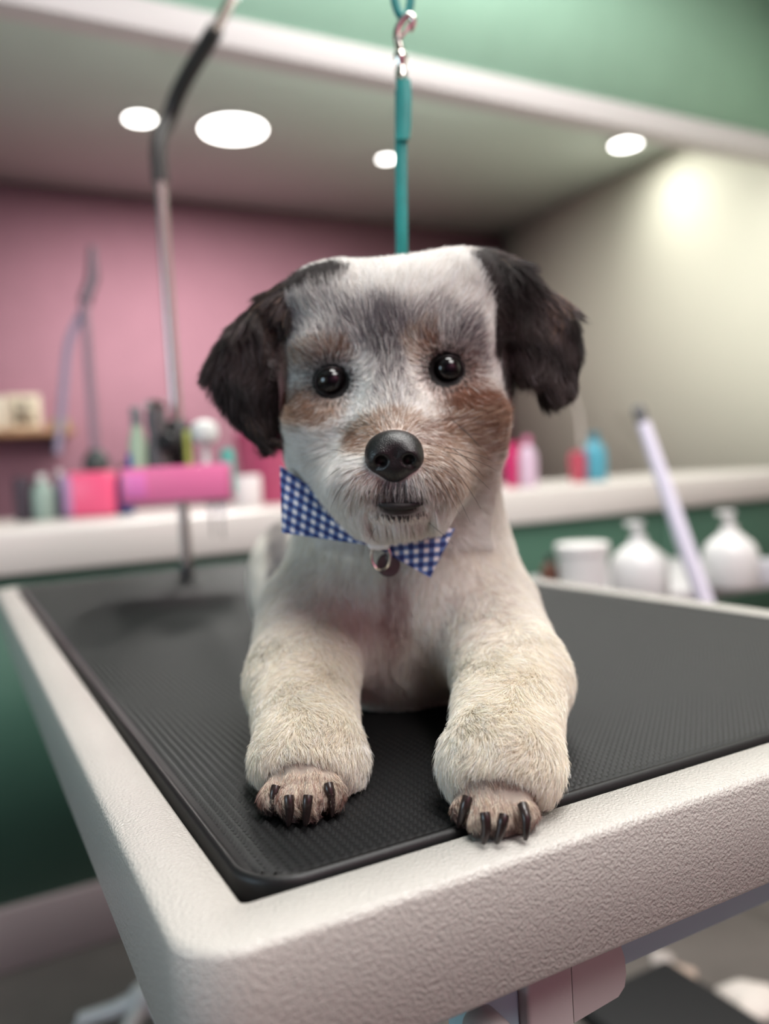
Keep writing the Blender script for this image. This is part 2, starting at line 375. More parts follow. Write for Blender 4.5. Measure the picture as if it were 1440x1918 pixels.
EARR = [(x_+max(0, x_-990)*.06, y_) for x_, y_ in EARR]
ear(EARL, .482, .0105, .5, 1.); ear(EARR, .482, .0115, .5, 1.)
# --- eye sockets and mouth
EYES = [np.array(P(620, 714, .4455)), np.array(P(837, 692, .4455))]
for e in EYES: F.ell(e-[0, .009, 0], (.0092, .0095, .0082), .003, cut=True)
F.cone(P(706, 934, .401), P(745, 929, .398), .0024, .0026, .003, cut=True); F.cone(P(745, 929, .398), P(788, 933, .401), .0026, .0024, .003, cut=True)
# --- toes: four per paw, each a bent finger of the paw
TOES = {0: [((535, 1455), (512, 1492), 0.366), ((556, 1458), (543, 1500), .357), ((585, 1458), (583, 1500), .356), ((607, 1455), (620, 1483), .363)],
        1: [((895, 1468), (873, 1512), .344), ((914, 1475), (905, 1538), .332), ((938, 1475), (942, 1540), .331), ((955, 1468), (977, 1520), .336)]}
for s_ in TOES.values():
    for (a, b, d) in s_:
        A, B = P(a[0], a[1]-14, d+.017), P(b[0], b[1], d+.0015); F.cone(A, B, .0048, .0058, .0012)
        F.cone(B, B+[0, -.001, -.004], .0056, .0046, .0018)
for s_ in TOES.values():
    for (a0_, b0_, d0_), (a1_, b1_, d1_) in zip(s_[:-1], s_[1:]):
        dm_ = min(d0_, d1_)
        A = P((a0_[0]+a1_[0])/2, (a0_[1]+a1_[1])/2+12, dm_+.010); B = P((b0_[0]+b1_[0])/2, (b0_[1]+b1_[1])/2, dm_-.004)
        F.cone(A+[0, -.002, .003], B+[0, 0, .001], .0012, .0032, .0012, cut=True); F.cone(B, B+[0, 0, -.009], .0032, .0030, .0012, cut=True)
# rest on the table
sl, (x, y, z) = sub(ORG, ORG+np.array(DIM)*HS, 0)
F.D[:] = -smin(-F.D, (z-TOP_Z-.0012)*np.ones_like(F.D), .002)
# soften
for ax in range(3):
    F.D[:] = .5*F.D+.25*(np.roll(F.D, 1, ax)+np.roll(F.D, -1, ax))
vert, quad = F.mesh()
# drop stray pieces is not needed: the body is one surface
def grad(p):
    g = (p-ORG)/HS; i = np.clip(np.floor(g).astype(int), 1, np.array(DIM)-3); f = g-i; out = np.zeros_like(p)
    def smp(off):
        j = i+off; r = 0
        for dx in (0, 1):
            for dy in (0, 1):
                for dz in (0, 1):
                    r = r+F.D[np.minimum(j[:, 0]+dx, DIM[0]-1), np.minimum(j[:, 1]+dy, DIM[1]-1), np.minimum(j[:, 2]+dz, DIM[2]-1)] * \
                        (f[:, 0] if dx else 1-f[:, 0])*(f[:, 1] if dy else 1-f[:, 1])*(f[:, 2] if dz else 1-f[:, 2])
        return r
    for a in range(3):
        e = np.zeros(3, int); e[a] = 1; out[:, a] = smp(e)-smp(-e)
    return out/(np.linalg.norm(out, axis=1)[:, None]+1e-9)

# --- markings of the coat, in the frame of the dog's own face (sx across, sy down, sd deep)
def bl(x, y, cx, cy, rx, ry, p=1.0, rot=0.):
    X, Y = x-cx, y-cy
    if rot: c, s = math.cos(math.radians(rot)), math.sin(math.radians(rot)); X, Y = X*c+Y*s, -X*s+Y*c
    r = np.sqrt((X/rx)**2+(Y/ry)**2); return np.clip((1.25-r)/.6, 0, 1)*p
WHITE, CREAM = np.array(lin((246, 242, 236))), np.array(lin((243, 232, 214)))
DARK, GREY = np.array(lin((58, 51, 49))), np.array(lin((118, 110, 115)))
TAN, RUST, BROWN = np.array(lin((170, 142, 120))), np.array(lin((134, 90, 68))), np.array(lin((104, 76, 60)))
SKIN, TOEC, BLK = np.array(lin((176, 142, 136))), np.array(lin((150, 122, 112))), np.array(lin((18, 15, 15)))
def in_poly(px, py, poly):
    ins = np.zeros(px.shape, bool); n = len(poly)
    for i in range(n):
        x1, y1 = poly[i]; x2, y2 = poly[i-1]
        c = ((y1 > py) != (y2 > py)) & (px < (x2-x1)*(py-y1)/(y2-y1+1e-9)+x1); ins ^= c
    return ins
EL2 = [(545, 525), (500, 545), (370, 660), (360, 760), (470, 870), (530, 850), (524, 780), (520, 700), (527, 620), (552, 575), (600, 548), (660, 525), (640, 500)]
ER2 = [(868, 480), (890, 530), (912, 580), (930, 640), (945, 700), (962, 750), (975, 770), (1020, 780), (1120, 760), (1120, 560), (1010, 470)]
def legw(x, y, d): return np.clip((y-1130)/130, 0, 1)*np.clip((np.abs(x-762)-60)/50, 0, 1)*(d < .54)
def coat(p):
    x, y, d = pix(p); n = len(p); head = (y < 1010) & (d < .56) & (p[:, 2] > .90) & ~((y > 850) & ((d > .505) | (np.abs(x-743) > 214)))
    reg = np.zeros(n, int)                 # 0 body, 1 head, 2 ear, 3 leg, 4 toe
    W = np.zeros((n, 7)); W[:, 0] = 1      # white cream dark grey tan rust skin
    def put(i, a, m): 
        a = np.where(m, a, 0)[:, None]; W[:] = W*(1-a); W[:, i] += a[:, 0]
    wl = legw(x, y, d)*~head; legs = wl > .5; reg[legs] = 3
    put(1, .3+.4*wl, ~head)
    put(6, bl(x, y, 738, 1130, 26, 105, .5)*(1-wl), ~head & (d < .56))
    put(6, bl(x, y, 880, 1150, 80, 90, .2)*(1-wl), ~head)
    put(3, bl(x, y, 530, 1040, 26, 90, .7), ~head & (d > .57))
    put(3, np.clip((p[:, 2]-.905)/.03, 0, 1)*.7, ~head & (d > .66))
    # face
    m = head
    put(3, bl(x, y, 600, 605, 66, 60, .36), m); put(3, bl(x, y, 695, 625, 58, 52, .45), m); put(3, bl(x, y, 728, 650, 46, 75, .6), m)
    put(3, bl(x, y, 815, 615, 78, 40, .46), m); put(3, bl(x, y, 885, 650, 42, 60, .55), m); put(3, bl(x, y, 545, 640, 26, 80, .5), m)
    put(2, bl(x, y, 724, 662, 34, 50, .25), m); put(2, bl(x, y, 600, 540, 70, 22, .75, -18), m)
    put(0, bl(x, y, 765, 528, 120, 44, 1.), m); put(0, bl(x, y, 868, 545, 42, 42, 1.), m); put(0, bl(x, y, 915, 640, 17, 75, .95, -14), m)
    put(3, bl(x, y, 735, 740, 44, 40, .3), m)
    put(4, bl(x, y, 595, 668, 60, 24, .6, -15), m); put(5, bl(x, y, 640, 665, 24, 22, .35), m)
    put(4, bl(x, y, 792, 645, 30, 38, .5, 25), m); put(5, bl(x, y, 812, 650, 20, 22, .35), m)
    put(4, bl(x, y, 582, 762, 62, 46, .8, -25), m); put(5, bl(x, y, 560, 758, 32, 36, .35, -30), m); put(4, bl(x, y, 545, 800, 24, 50, .35), m)
    put(5, bl(x, y, 888, 762, 62, 46, .95, 30), m); put(5, bl(x, y, 925, 812, 32, 56, .65, -15), m); put(4, bl(x, y, 870, 800, 70, 44, .6, 25), m)
    put(4, bl(x, y, 835, 855, 66, 56, .6), m); put(4, bl(x, y, 900, 880, 40, 56, .3), m); put(0, bl(x, y, 870, 965, 70, 46, .6), m); put(5, bl(x, y, 800, 812, 34, 22, .4), m); put(4, bl(x, y, 685, 818, 38, 30, .75), m); put(5, bl(x, y, 672, 822, 18, 16, .4), m)
    put(4, bl(x, y, 738, 795, 50, 22, .6), m); put(4, bl(x, y, 690, 905, 40, 30, .25), m)
    put(3, bl(x, y, 742, 915, 52, 22, .55), m); put(2, bl(x, y, 742, 910, 30, 18, .3), m); put(0, bl(x, y, 610, 890, 60, 90, .8), m & (x < 690))
    put(2, bl(x, y, 747, 953, 46, 17, 1.), m)
    put(5, bl(x, y, 850, 700, 52, 46, .6), m); put(3, bl(x, y, 606, 706, 48, 42, .45), m)
    for (ex, ey) in ((620, 714), (837, 692)):
        put(2, bl(x, y, ex, ey-3, 42, 38, 1.), m)
    put(3, bl(x, y, 975, 790, 22, 80, .7), m & (x > 952))
    reg[m] = 1
    e = head & (in_poly(x, y, EL2) | in_poly(x, y, ER2)) & (d > .435)
    W[e] = 0; W[e, 2] = .94; W[e, 3] = .06
    streak = e & (np.sin(x*.05+y*.012)+np.sin(x*.023-y*.02+1.) > .9); W[streak, 2] = .8; W[streak, 4] = .08; W[streak, 3] = .12
    out_ear = e & ((x < 552) | (x > 925) | (d > .47)); reg[out_ear] = 2
    # toes
    for (cx, cy, rx, ry, dd) in ((566, 1487, 78, 62, .395), (925, 1522, 84, 72, .37)):
        a = bl(x, y, cx, cy, rx, ry, 1.); t = (a > .3) & (d < dd); reg[t] = 4
        td = np.full(n, 9.)
        for s_ in TOES.values():
            for (ta_, tb_, td_) in s_:
                A = P(ta_[0], ta_[1], td_+.012); B = P(tb_[0], tb_[1], td_+.0015); ab = B-A; hh_ = np.clip(((p-A)@ab)/(ab@ab), 0, 1.2)
                td = np.minimum(td, np.abs(p[:, 0]-A[0]-hh_*ab[0]))
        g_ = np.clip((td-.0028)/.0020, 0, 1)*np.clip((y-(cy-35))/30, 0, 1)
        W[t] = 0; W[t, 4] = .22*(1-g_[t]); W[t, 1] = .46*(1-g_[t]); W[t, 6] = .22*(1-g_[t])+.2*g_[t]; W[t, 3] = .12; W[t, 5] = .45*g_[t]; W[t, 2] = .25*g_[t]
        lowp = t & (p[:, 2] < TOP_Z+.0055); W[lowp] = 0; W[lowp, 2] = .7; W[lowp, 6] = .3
    return W, reg, x, y, d
PAL = np.array([WHITE, CREAM, DARK, GREY, TAN, RUST, SKIN])

dog = thing('dog', 'small white and grey puppy with dark ears lying on the black mat, facing the viewer', 'dog', (0.0, .45, TOP_Z))
def vcol_mat(name, rough=.7):
    m = bpy.data.materials.new(name); m.use_nodes = True; n = m.node_tree.nodes; b = n['Principled BSDF']
    a = n.new('ShaderNodeAttribute'); a.attribute_name = 'coat'; m.node_tree.links.new(a.outputs['Color'], b.inputs['Base Color'])
    b.inputs['Roughness'].default_value = rough; b.inputs['Specular IOR Level'].default_value = .25; return m
SKINM = vcol_mat('dog_skin')
me = bpy.data.meshes.new('body'); me.from_pydata(vert.tolist(), [], quad.tolist())
me.polygons.foreach_set('use_smooth', [True]*len(me.polygons))
W, reg, X_, Y_, D_ = coat(vert); colr = W@PAL; colr = colr*.8
nearm = (np.hypot((X_-747)/52, (Y_-938)/16) < 1) & (D_ < .43); colr[nearm] = BLK
for ex, ey in ((620, 714), (837, 692)):
    q = (np.hypot(X_-ex, (Y_-ey)*1.05) < 36) & (D_ < .47); colr[q] = BLK
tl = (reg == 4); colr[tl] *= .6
at = me.attributes.new('coat', 'FLOAT_COLOR', 'POINT'); at.data.foreach_set('color', np.c_[colr, np.ones(len(colr))].astype(np.float32).ravel())
me.materials.append(SKINM); body = bpy.data.objects.new('body', me); C.objects.link(body); body.parent = dog
body.matrix_parent_inverse = Matrix.Translation(-dog.location)

# --- fur
def hair_mat():
    m = bpy.data.materials.new('dog_fur'); m.use_nodes = True; n = m.node_tree.nodes; k = m.node_tree.links; b = n['Principled BSDF']
    a = n.new('ShaderNodeAttribute'); a.attribute_name = 'coat'; k.new(a.outputs['Color'], b.inputs['Base Color'])
    b.inputs['Roughness'].default_value = .5; b.inputs['Specular IOR Level'].default_value = .35
    t = n.new('ShaderNodeBsdfTranslucent'); k.new(a.outputs['Color'], t.inputs['Color'])
    mx = n.new('ShaderNodeMixShader'); mx.inputs[0].default_value = .35; k.new(b.outputs[0], mx.inputs[1]); k.new(t.outputs[0], mx.inputs[2])
    k.new(mx.outputs[0], n['Material Output'].inputs['Surface']); return m
FURM = hair_mat()
def hair_object(name, pos, rad, col, parent, label=None, m=FURM):
    # pos (N,K,3), rad (N,K), col (N,3)
    N, K = pos.shape[:2]; cu = bpy.data.hair_curves.new(name); cu.add_curves([K]*N)
    print(name, N, flush=True); cu.attributes['position'].data.foreach_set('vector', pos.astype(np.float32).ravel())
    if 'radius' not in cu.attributes: cu.attributes.new('radius', 'FLOAT', 'POINT')
    if 'coat' not in cu.attributes: cu.attributes.new('coat', 'FLOAT_COLOR', 'CURVE')
    ra = cu.attributes['radius']; ra.data.foreach_set('value', rad.astype(np.float32).ravel())
    ca_ = cu.attributes['coat']; ca_.data.foreach_set('color', np.c_[col, np.ones(N)].astype(np.float32).ravel())
    cu.materials.append(m); o = bpy.data.objects.new(name, cu); C.objects.link(o); o.parent = parent
    o.matrix_parent_inverse = Matrix.Translation(-parent.location); o['kind'] = 'stuff'
    if label: o['label'] = label
    return o
tri = np.concatenate([quad[:, [0, 1, 2]], quad[:, [0, 2, 3]]])
ta = vert[tri]; nrm = np.cross(ta[:, 1]-ta[:, 0], ta[:, 2]-ta[:, 0]); area_ = np.linalg.norm(nrm, axis=1)/2
cen = ta.mean(1); gn = grad(cen)
camv = np.array([0, 0, CAM_Z])-cen; camv /= np.linalg.norm(camv, axis=1)[:, None]; facing = (gn*camv).sum(1)
_, creg, cx, cy, cd = coat(cen)
dens = np.where(creg == 1, 5.5e6, np.where(creg == 2, 4.5e6, np.where(creg == 3, 5.5e6, np.where(creg == 4, 8e6, 4.0e6))))
dens = dens*np.where(facing < -.25, .12, 1.)*np.where(cd > .64, .45, 1.)
wgt = area_*dens; NH = int(wgt.sum())
print('hair count', NH, 'verts', len(vert), vert.min(0), vert.max(0), flush=True)
ti = rng.choice(len(tri), NH, p=wgt/wgt.sum()); u = rng.random((NH, 2)); s1 = u.sum(1) > 1; u[s1] = 1-u[s1]
rootp = ta[ti, 0]+(ta[ti, 1]-ta[ti, 0])*u[:, :1]+(ta[ti, 2]-ta[ti, 0])*u[:, 1:]
nn = grad(rootp); W, reg, hx, hy, hd = coat(rootp)
def vnoise(p, s, seed):
    r = np.random.default_rng(seed); o = np.zeros((len(p), 3))
    for _ in range(5):
        kv = r.normal(size=3)*s; ph = r.random(3)*6.28; o += np.sin((p@kv)[:, None]+ph)
    return o/2.2
nose = P(738, 835, .405); bridge = P(732, 740, .43)
flow = np.zeros_like(rootp); L = np.zeros(NH); lift = np.zeros(NH)
h = reg == 1
fl = rootp-nose; fl[:, 1] *= .35
up_ = np.clip((760-hy)/120, 0, 1)[:, None]; fl2 = rootp-(bridge-np.array([0, 0, .02])); fl2[:, 1] *= .35
fl = fl/np.linalg.norm(fl, axis=1)[:, None]*(1-up_)+fl2/np.linalg.norm(fl2, axis=1)[:, None]*up_
low = np.clip((hy-860)/60, 0, 1)*np.clip(1-np.abs(hx-742)/120, 0, 1); fl[:, 2] -= low*1.4
flow[h] = fl[h]; L[h] = .0125; lift[h] = .46
de = np.minimum(np.hypot(hx-620, hy-714), np.hypot(hx-837, hy-692))
ec = np.where((hx < 728)[:, None], EYES[0], EYES[1]); aw = rootp-ec; aw[:, 1] *= .3; aw /= np.linalg.norm(aw, axis=1)[:, None]
wa = np.clip((100-de)/50, 0, 1)[:, None]*h[:, None]; flow = flow*(1-wa)+aw*wa
L = np.where(h, L*np.clip(.28+(de-36)/120, .28, 1), L)
dn = np.hypot(hx-738, (hy-850)*1.0); L = np.where(h, L*np.clip(.35+(dn-50)/110, .35, 1), L)
chk = h & (hy > 780); L[chk] *= 1.15; lift[chk] = .5
must = h & (hy > 895) & (np.abs(hx-742) < 75) & (hy < 940); L[must] = .0080; ch_ = h & (hy > 936) & (hy < 978) & (np.abs(hx-747) < 62); L[ch_] = .0036; flow[must] = flow[must]*.5+np.array([0, -.1, -.8])
e = reg == 2
flow[e] = np.array([0, -.1, -1.]); ef = np.zeros((NH, 3)); ef[:, 0] = np.where(hx < 700, -.35, .22); flow[e] += ef[e]*np.clip((760-hy[e])/160, 0, 1)[:, None]
L[e] = .017; lift[e] = .42
b_ = reg == 0
flow[b_] = np.array([0, -.15, -1.]); sd = np.clip((hx-745)/260, -1, 1); flow[b_, 0] += sd[b_]*.35; L[b_] = .0095; lift[b_] = .32
wl = legw(hx, hy, hd)*((reg == 0) | (reg == 3)); lg = wl > rng.random(NH)
flow[lg] = np.array([0, -.7, -.6]); L[lg] = .0078; lift[lg] = .8
cuff = lg & (((np.abs(hx-575) < 130) & (hy > 1390)) | ((np.abs(hx-935) < 140) & (hy > 1410))); L[cuff] *= 1.15; lift[cuff] = 1.0; dp_ = np.minimum(np.hypot((hx-568)/95, (hy-1487)/82), np.hypot((hx-925)/102, (hy-1525)/92)); L = np.where(lg & (hd < .41), L*np.clip((dp_-.55)/.6, .45, 1), L)
tt = reg == 4
flow[tt] = np.array([0, -.8, -.5]); L[tt] = .0055; lift[tt] = .32
flow += vnoise(rootp, 120, 3)*np.where(reg == 2, .32, np.where(reg == 3, .5, .22))[:, None]
flow += rng.normal(size=flow.shape)*np.where(reg == 3, .28, .16)[:, None]
flow -= nn*(flow*nn).sum(1)[:, None]; flow /= np.linalg.norm(flow, axis=1)[:, None]+1e-9
lift = lift*(1+.35*rng.normal(size=NH)); L = L*np.clip(1+.22*rng.normal(size=NH), .4, 1.6)
dir0 = nn*np.clip(lift, .05, 2)[:, None]+flow; dir0 /= np.linalg.norm(dir0, axis=1)[:, None]
K = 5; ts = np.linspace(0, 1, K); pos = np.zeros((NH, K, 3))
curlv = vnoise(rootp, 350, 11); curlv -= nn*(curlv*nn).sum(1)[:, None]
amp = np.where(reg == 2, .0032, np.where(reg == 1, .0007, np.where(reg == 3, .0008, .0008)))[:, None]
rnd = rng.normal(size=(NH, 3))*.35
for j, t in enumerate(ts):
    pos[:, j] = rootp-nn*.0006+dir0*(L*t)[:, None]+(flow-dir0)*(L*t*t*.45)[:, None]+amp*t*(curlv+rnd)*np.sin(t*3.6)
    if j: pos[:, j, 2] = np.where(reg >= 3, np.maximum(pos[:, j, 2], TOP_Z+.001), pos[:, j, 2])
# clumping towards a nearby guide strand
def clump(sel, cell, amt):
    idx = np.where(sel)[0]; key = np.floor((rootp[idx]+vnoise(rootp[idx], 500, 5)*cell*.25)/cell).astype(np.int64); kk = key[:, 0]*1000003+key[:, 1]*1009+key[:, 2]
    un, inv = np.unique(kk, return_inverse=True); cnt = np.bincount(inv)[:, None]
    for j in range(1, K):
        m_ = np.stack([np.bincount(inv, pos[idx, j, a]) for a in range(3)], 1)/cnt; t = ts[j]**1.3*amt
        pos[idx, j] = pos[idx, j]*(1-t)+m_[inv]*t
clump(reg == 2, .0042, .68); clump(reg == 1, .0025, .58); clump(reg == 3, .0026, .34); clump(reg == 0, .0032, .40); clump(reg == 4, .0018, .4)
# strand colours: each strand takes one of the coat's colours
cw = np.cumsum(W/W.sum(1)[:, None], 1); pick = (rng.random((NH, 1)) > cw).sum(1).clip(0, 6)
hc = .72*PAL[pick]+.28*(W@PAL); hc = np.where((reg == 2)[:, None], hc*(.8+1.7*np.clip(vnoise(rootp, 160, 9)[:, :1]+.3, 0, 1)), hc)
hc *= np.clip(1+.16*rng.normal(size=(NH, 1)), .45, 1.3); hc = np.clip(hc, 0, .93)
r0 = np.where(reg == 2, .000085, np.where(reg == 4, .00007, np.where(hd > .6, .00014, np.where(reg == 1, .000095, .000085))))*(1+.2*rng.normal(size=NH)).clip(.5, 1.6)
rad = r0[:, None]*np.array([1, .95, .8, .55, .12])[None]
ok = (de > 31.5) | (reg != 1); ok &= ~((reg == 1) & (np.hypot((hx-748)/50, (hy-942)/19) < 1) & (hd < .43)); ok &= ~((reg == 1) & (np.hypot((hx-738)/50, (hy-852)/44) < 1) & (hd < .43))
for nm, sel, lb in (('head_fur', reg == 1, None), ('ear_fur', (reg == 2) & (hx < 700), 'dark grey wavy ear fur'), ('ear_fur', (reg == 2) & (hx >= 700), 'dark grey wavy ear fur'), ('coat_fur', reg == 0, 'short white chest and back fur'), ('leg_fur', reg == 3, 'cream white plush leg fur'), ('paw_fur', reg == 4, 'short brownish toe fur')):
    s_ = sel & ok; hair_object(nm, pos[s_], rad[s_], hc[s_], dog, lb)
# whiskers
wp, wc = [], []
for (x0, y0, x1, y1, d_) in [(832, 838, 922, 850, .405), (836, 846, 930, 868, .405), (845, 858, 918, 905, .405), (838, 862, 900, 940, .405), (822, 870, 880, 965, .405), (850, 842, 905, 880, .40), (800, 870, 860, 950, .40), (860, 800, 915, 845, .42), (846, 786, 900, 830, .425),
                            (655, 868, 605, 888, .41), (650, 850, 612, 830, .412), (660, 885, 625, 925, .41), (648, 895, 618, 940, .412), (770, 955, 850, 1008, .42), (720, 960, 690, 1000, .42)]:
    a, b = P(x0, y0, d_+.006), P(x1, y1, d_-.008+.0); q = [a+(b-a)*t+np.array([0, 0, -.0035])*t*t+np.array([0, -.004, .0])*math.sin(t*3.1) for t in ts]; wp.append(q); wc.append(BLK*1.5)
hair_object('whiskers', np.array(wp), np.tile(np.array([.00016, .00014, .00012, .00008, .00003]), (len(wp), 1)), np.array(wc), dog, 'thin dark whiskers')
# --- eyes
em = bpy.data.materials.new('dog_eye'); em.use_nodes = True; n = em.node_tree.nodes; kk = em.node_tree.links; b = n['Principled BSDF']
b.inputs['Roughness'].default_value = .10; b.inputs['Specular IOR Level'].default_value = .45
tc = n.new('ShaderNodeAttribute'); tc.attribute_name = 'coat'; kk.new(tc.outputs['Color'], b.inputs['Base Color'])
LID = mat('eyelid_skin', (17, 14, 14), .38, bump=.3, bscale=1500, bdist=.0003)
for e_ in EYES:
    s = MB(); r = .0083; c_ = e_+np.array([0, .0, 0]); ax = (np.array([0.02, 0, CAM_Z])-c_); ax /= np.linalg.norm(ax)
    s.lathe(c_-ax*r, [(max(r*math.sin(t), 1e-5), r-r*math.cos(t)) for t in np.linspace(0.02, math.pi-.02, 32)], 40, axis=ax)
    o = s.build('eyeball', em, dog, fix=False); co_ = np.empty(len(o.data.vertices)*3); o.data.vertices.foreach_get('co', co_); co_ = co_.reshape(-1, 3)
    ang = np.degrees(np.arccos(np.clip(((co_-c_)@ax)/r, -1, 1))); cc = np.zeros((len(co_), 4)); cc[:, 3] = 1
    cc[:, :3] = np.where((ang < 28)[:, None], np.array(lin((8, 9, 13))), np.where((ang < 52)[:, None], np.array(lin((15, 11, 12))), np.array(lin((16, 14, 15)))))
    at = o.data.attributes.new('coat', 'FLOAT_COLOR', 'POINT'); at.data.foreach_set('color', cc.astype(np.float32).ravel())
    # lids: an almond ring hugging the eyeball
    rings = []
    xr = np.cross([0, 0, 1.], ax); xr /= np.linalg.norm(xr); zr = np.cross(ax, xr); n_ = 36
    for i in range(n_):
        t = 2*math.pi*i/n_; lx = .0079*math.cos(t)*(1.06 if math.cos(t) < 0 else 1.06); lz = .0074*math.sin(t)*(0.93 if math.sin(t) > 0 else 1.0)
        rr_ = math.hypot(lx, lz); hgt = math.sqrt(max(r*r-min(rr_, r*.97)**2, 0)); cp = c_+xr*lx+zr*lz+ax*(hgt+.0002)
        od_ = (xr*lx+zr*lz)/rr_; rings.append([cp+od_*.0009*math.cos(a)+ax*.0008*math.sin(a) for a in np.linspace(0, 2*math.pi, 9)[:-1]])
    rings.append(rings[0]); MB().loft(rings).build('eyelid', LID, dog)
# --- nose
NO = np.array(P(738, 852, .405))-np.array([.022, .018, .020]); ND = np.full((74, 64, 68), .05, np.float32); NF = Field(ND, NO, .0006)
def ne(px, py, d, rx, ry, rd, k=.003, cut=False): m = mpp(d); NF.ell(P(px, py, d), (rx*m, rd, ry*m), k, cut=cut)
ne(737, 838, .4035, 50, 33, .0105, .004); ne(712, 858, .4015, 29, 30, .0095, .004); ne(765, 856, .4015, 29, 30, .0095, .004); ne(739, 880, .402, 26, 24, .008, .005)
ne(714, 864, .3925, 12, 10.5, .0050, .0018, True); ne(766, 862, .3925, 12, 10.5, .0050, .0018, True); ne(702, 876, .3935, 13, 5, .0030, .0018, True); ne(778, 874, .3935, 13, 5, .0030, .0018, True)
NF.cone(P(740, 866, .3915), P(741, 903, .3935), .0006, .0007, .0012, cut=True)
nv, nq = NF.mesh(); s = MB(); s.add(nv, nq)
NOSEM = mat('wet_nose_leather', (20, 19, 20), .33, bump=.6, bscale=1800, bdist=.0004, spec=.5)
s.build('nose', NOSEM, dog, fix=False)
# --- lips and tongue edge
lip = MB().tube([P(698, 938, .4065), P(718, 946, .4045), P(745, 949, .403), P(775, 946, .4045), P(797, 938, .4065)], [.0010, .0018, .0022, .0018, .0010], 12, smooth=2)
lip.build('lower_lip', mat('lip_skin', (24, 19, 19), .6, bump=.4, bscale=1500, bdist=.0003), dog)
MB().tube([P(722, 937, .4085), P(745, 936, .4075), P(770, 936, .4085)], [.001, .0022, .001], 10, smooth=2).build('tongue', mat('tongue_pink', (150, 104, 108), .35), dog)
# --- claws
CLAWM = mat('dark_claw_horn', (44, 32, 30), .28, var=.5, vscale=900, bump=.2, bscale=1200, bdist=.0002)
NAILS = [((517, 1472), (512, 1498), (508, 1530), .3625), ((541, 1490), (543, 1516), (540, 1547), .3500), ((577, 1490), (575, 1515), (572, 1547), .3490), ((615, 1468), (620, 1492), (621, 1530), .3590),
         ((876, 1492), (868, 1520), (858, 1550), .3385), ((908, 1522), (911, 1550), (905, 1581), .3240), ((944, 1526), (939, 1550), (929, 1580), .3235), ((978, 1508), (986, 1535), (984, 1574), .3290)]
for a, m_, t_, d_ in NAILS:
    tip = onz(t_[0], t_[1], TOP_Z+.0016); A = P(a[0], a[1], d_+.0005); Bm = P(m_[0], m_[1], min(d_, depth(tip)+.001)-.0008)
    MB().tube([A, A*.5+Bm*.5+[0, -.0006, .0004], Bm, Bm*.45+tip*.55+[0, -.0004, 0], tip], [.0021, .0022, .0020, .0015, .0006], 12, smooth=2).build('claw', CLAWM, dog)
# ------------------------------------------------------------------ END_PART2

# ------------------------------------------------------------------ collar with gingham bow
def gingham():
    m = bpy.data.materials.new('blue_gingham_cloth'); m.use_nodes = True; n = m.node_tree.nodes; k = m.node_tree.links; b = n['Principled BSDF']
    uv = n.new('ShaderNodeUVMap'); sp = n.new('ShaderNodeSeparateXYZ'); k.new(uv.outputs[0], sp.inputs[0]); outs = []
    for ax in (0, 1):
        a = n.new('ShaderNodeMath'); a.operation = 'MULTIPLY'; a.inputs[1].default_value = 1/.0056; k.new(sp.outputs[ax], a.inputs[0])
        f = n.new('ShaderNodeMath'); f.operation = 'FRACT'; k.new(a.outputs[0], f.inputs[0])
        g = n.new('ShaderNodeMath'); g.operation = 'GREATER_THAN'; g.inputs[1].default_value = .46; k.new(f.outputs[0], g.inputs[0]); outs.append(g)
    s = n.new('ShaderNodeMath'); s.operation = 'ADD'; k.new(outs[0].outputs[0], s.inputs[0]); k.new(outs[1].outputs[0], s.inputs[1])
    h = n.new('ShaderNodeMath'); h.operation = 'MULTIPLY'; h.inputs[1].default_value = .5; k.new(s.outputs[0], h.inputs[0])
    r = n.new('ShaderNodeValToRGB'); r.color_ramp.interpolation = 'CONSTANT'; e = r.color_ramp.elements
    e[0].position = 0; e[0].color = lin((240, 240, 245))+(1,); e[1].position = .3; e[1].color = lin((92, 118, 172))+(1,)
    x = e.new(.8); x.color = lin((34, 50, 112))+(1,); k.new(h.outputs[0], r.inputs[0]); k.new(r.outputs[0], b.inputs['Base Color'])
    b.inputs['Roughness'].default_value = .85; b.inputs['Sheen Weight'].default_value = .2; return m
GING = gingham()
col = thing('collar', 'blue and white gingham bow tie collar around the neck of the puppy', 'collar', P(745, 1000, .52))
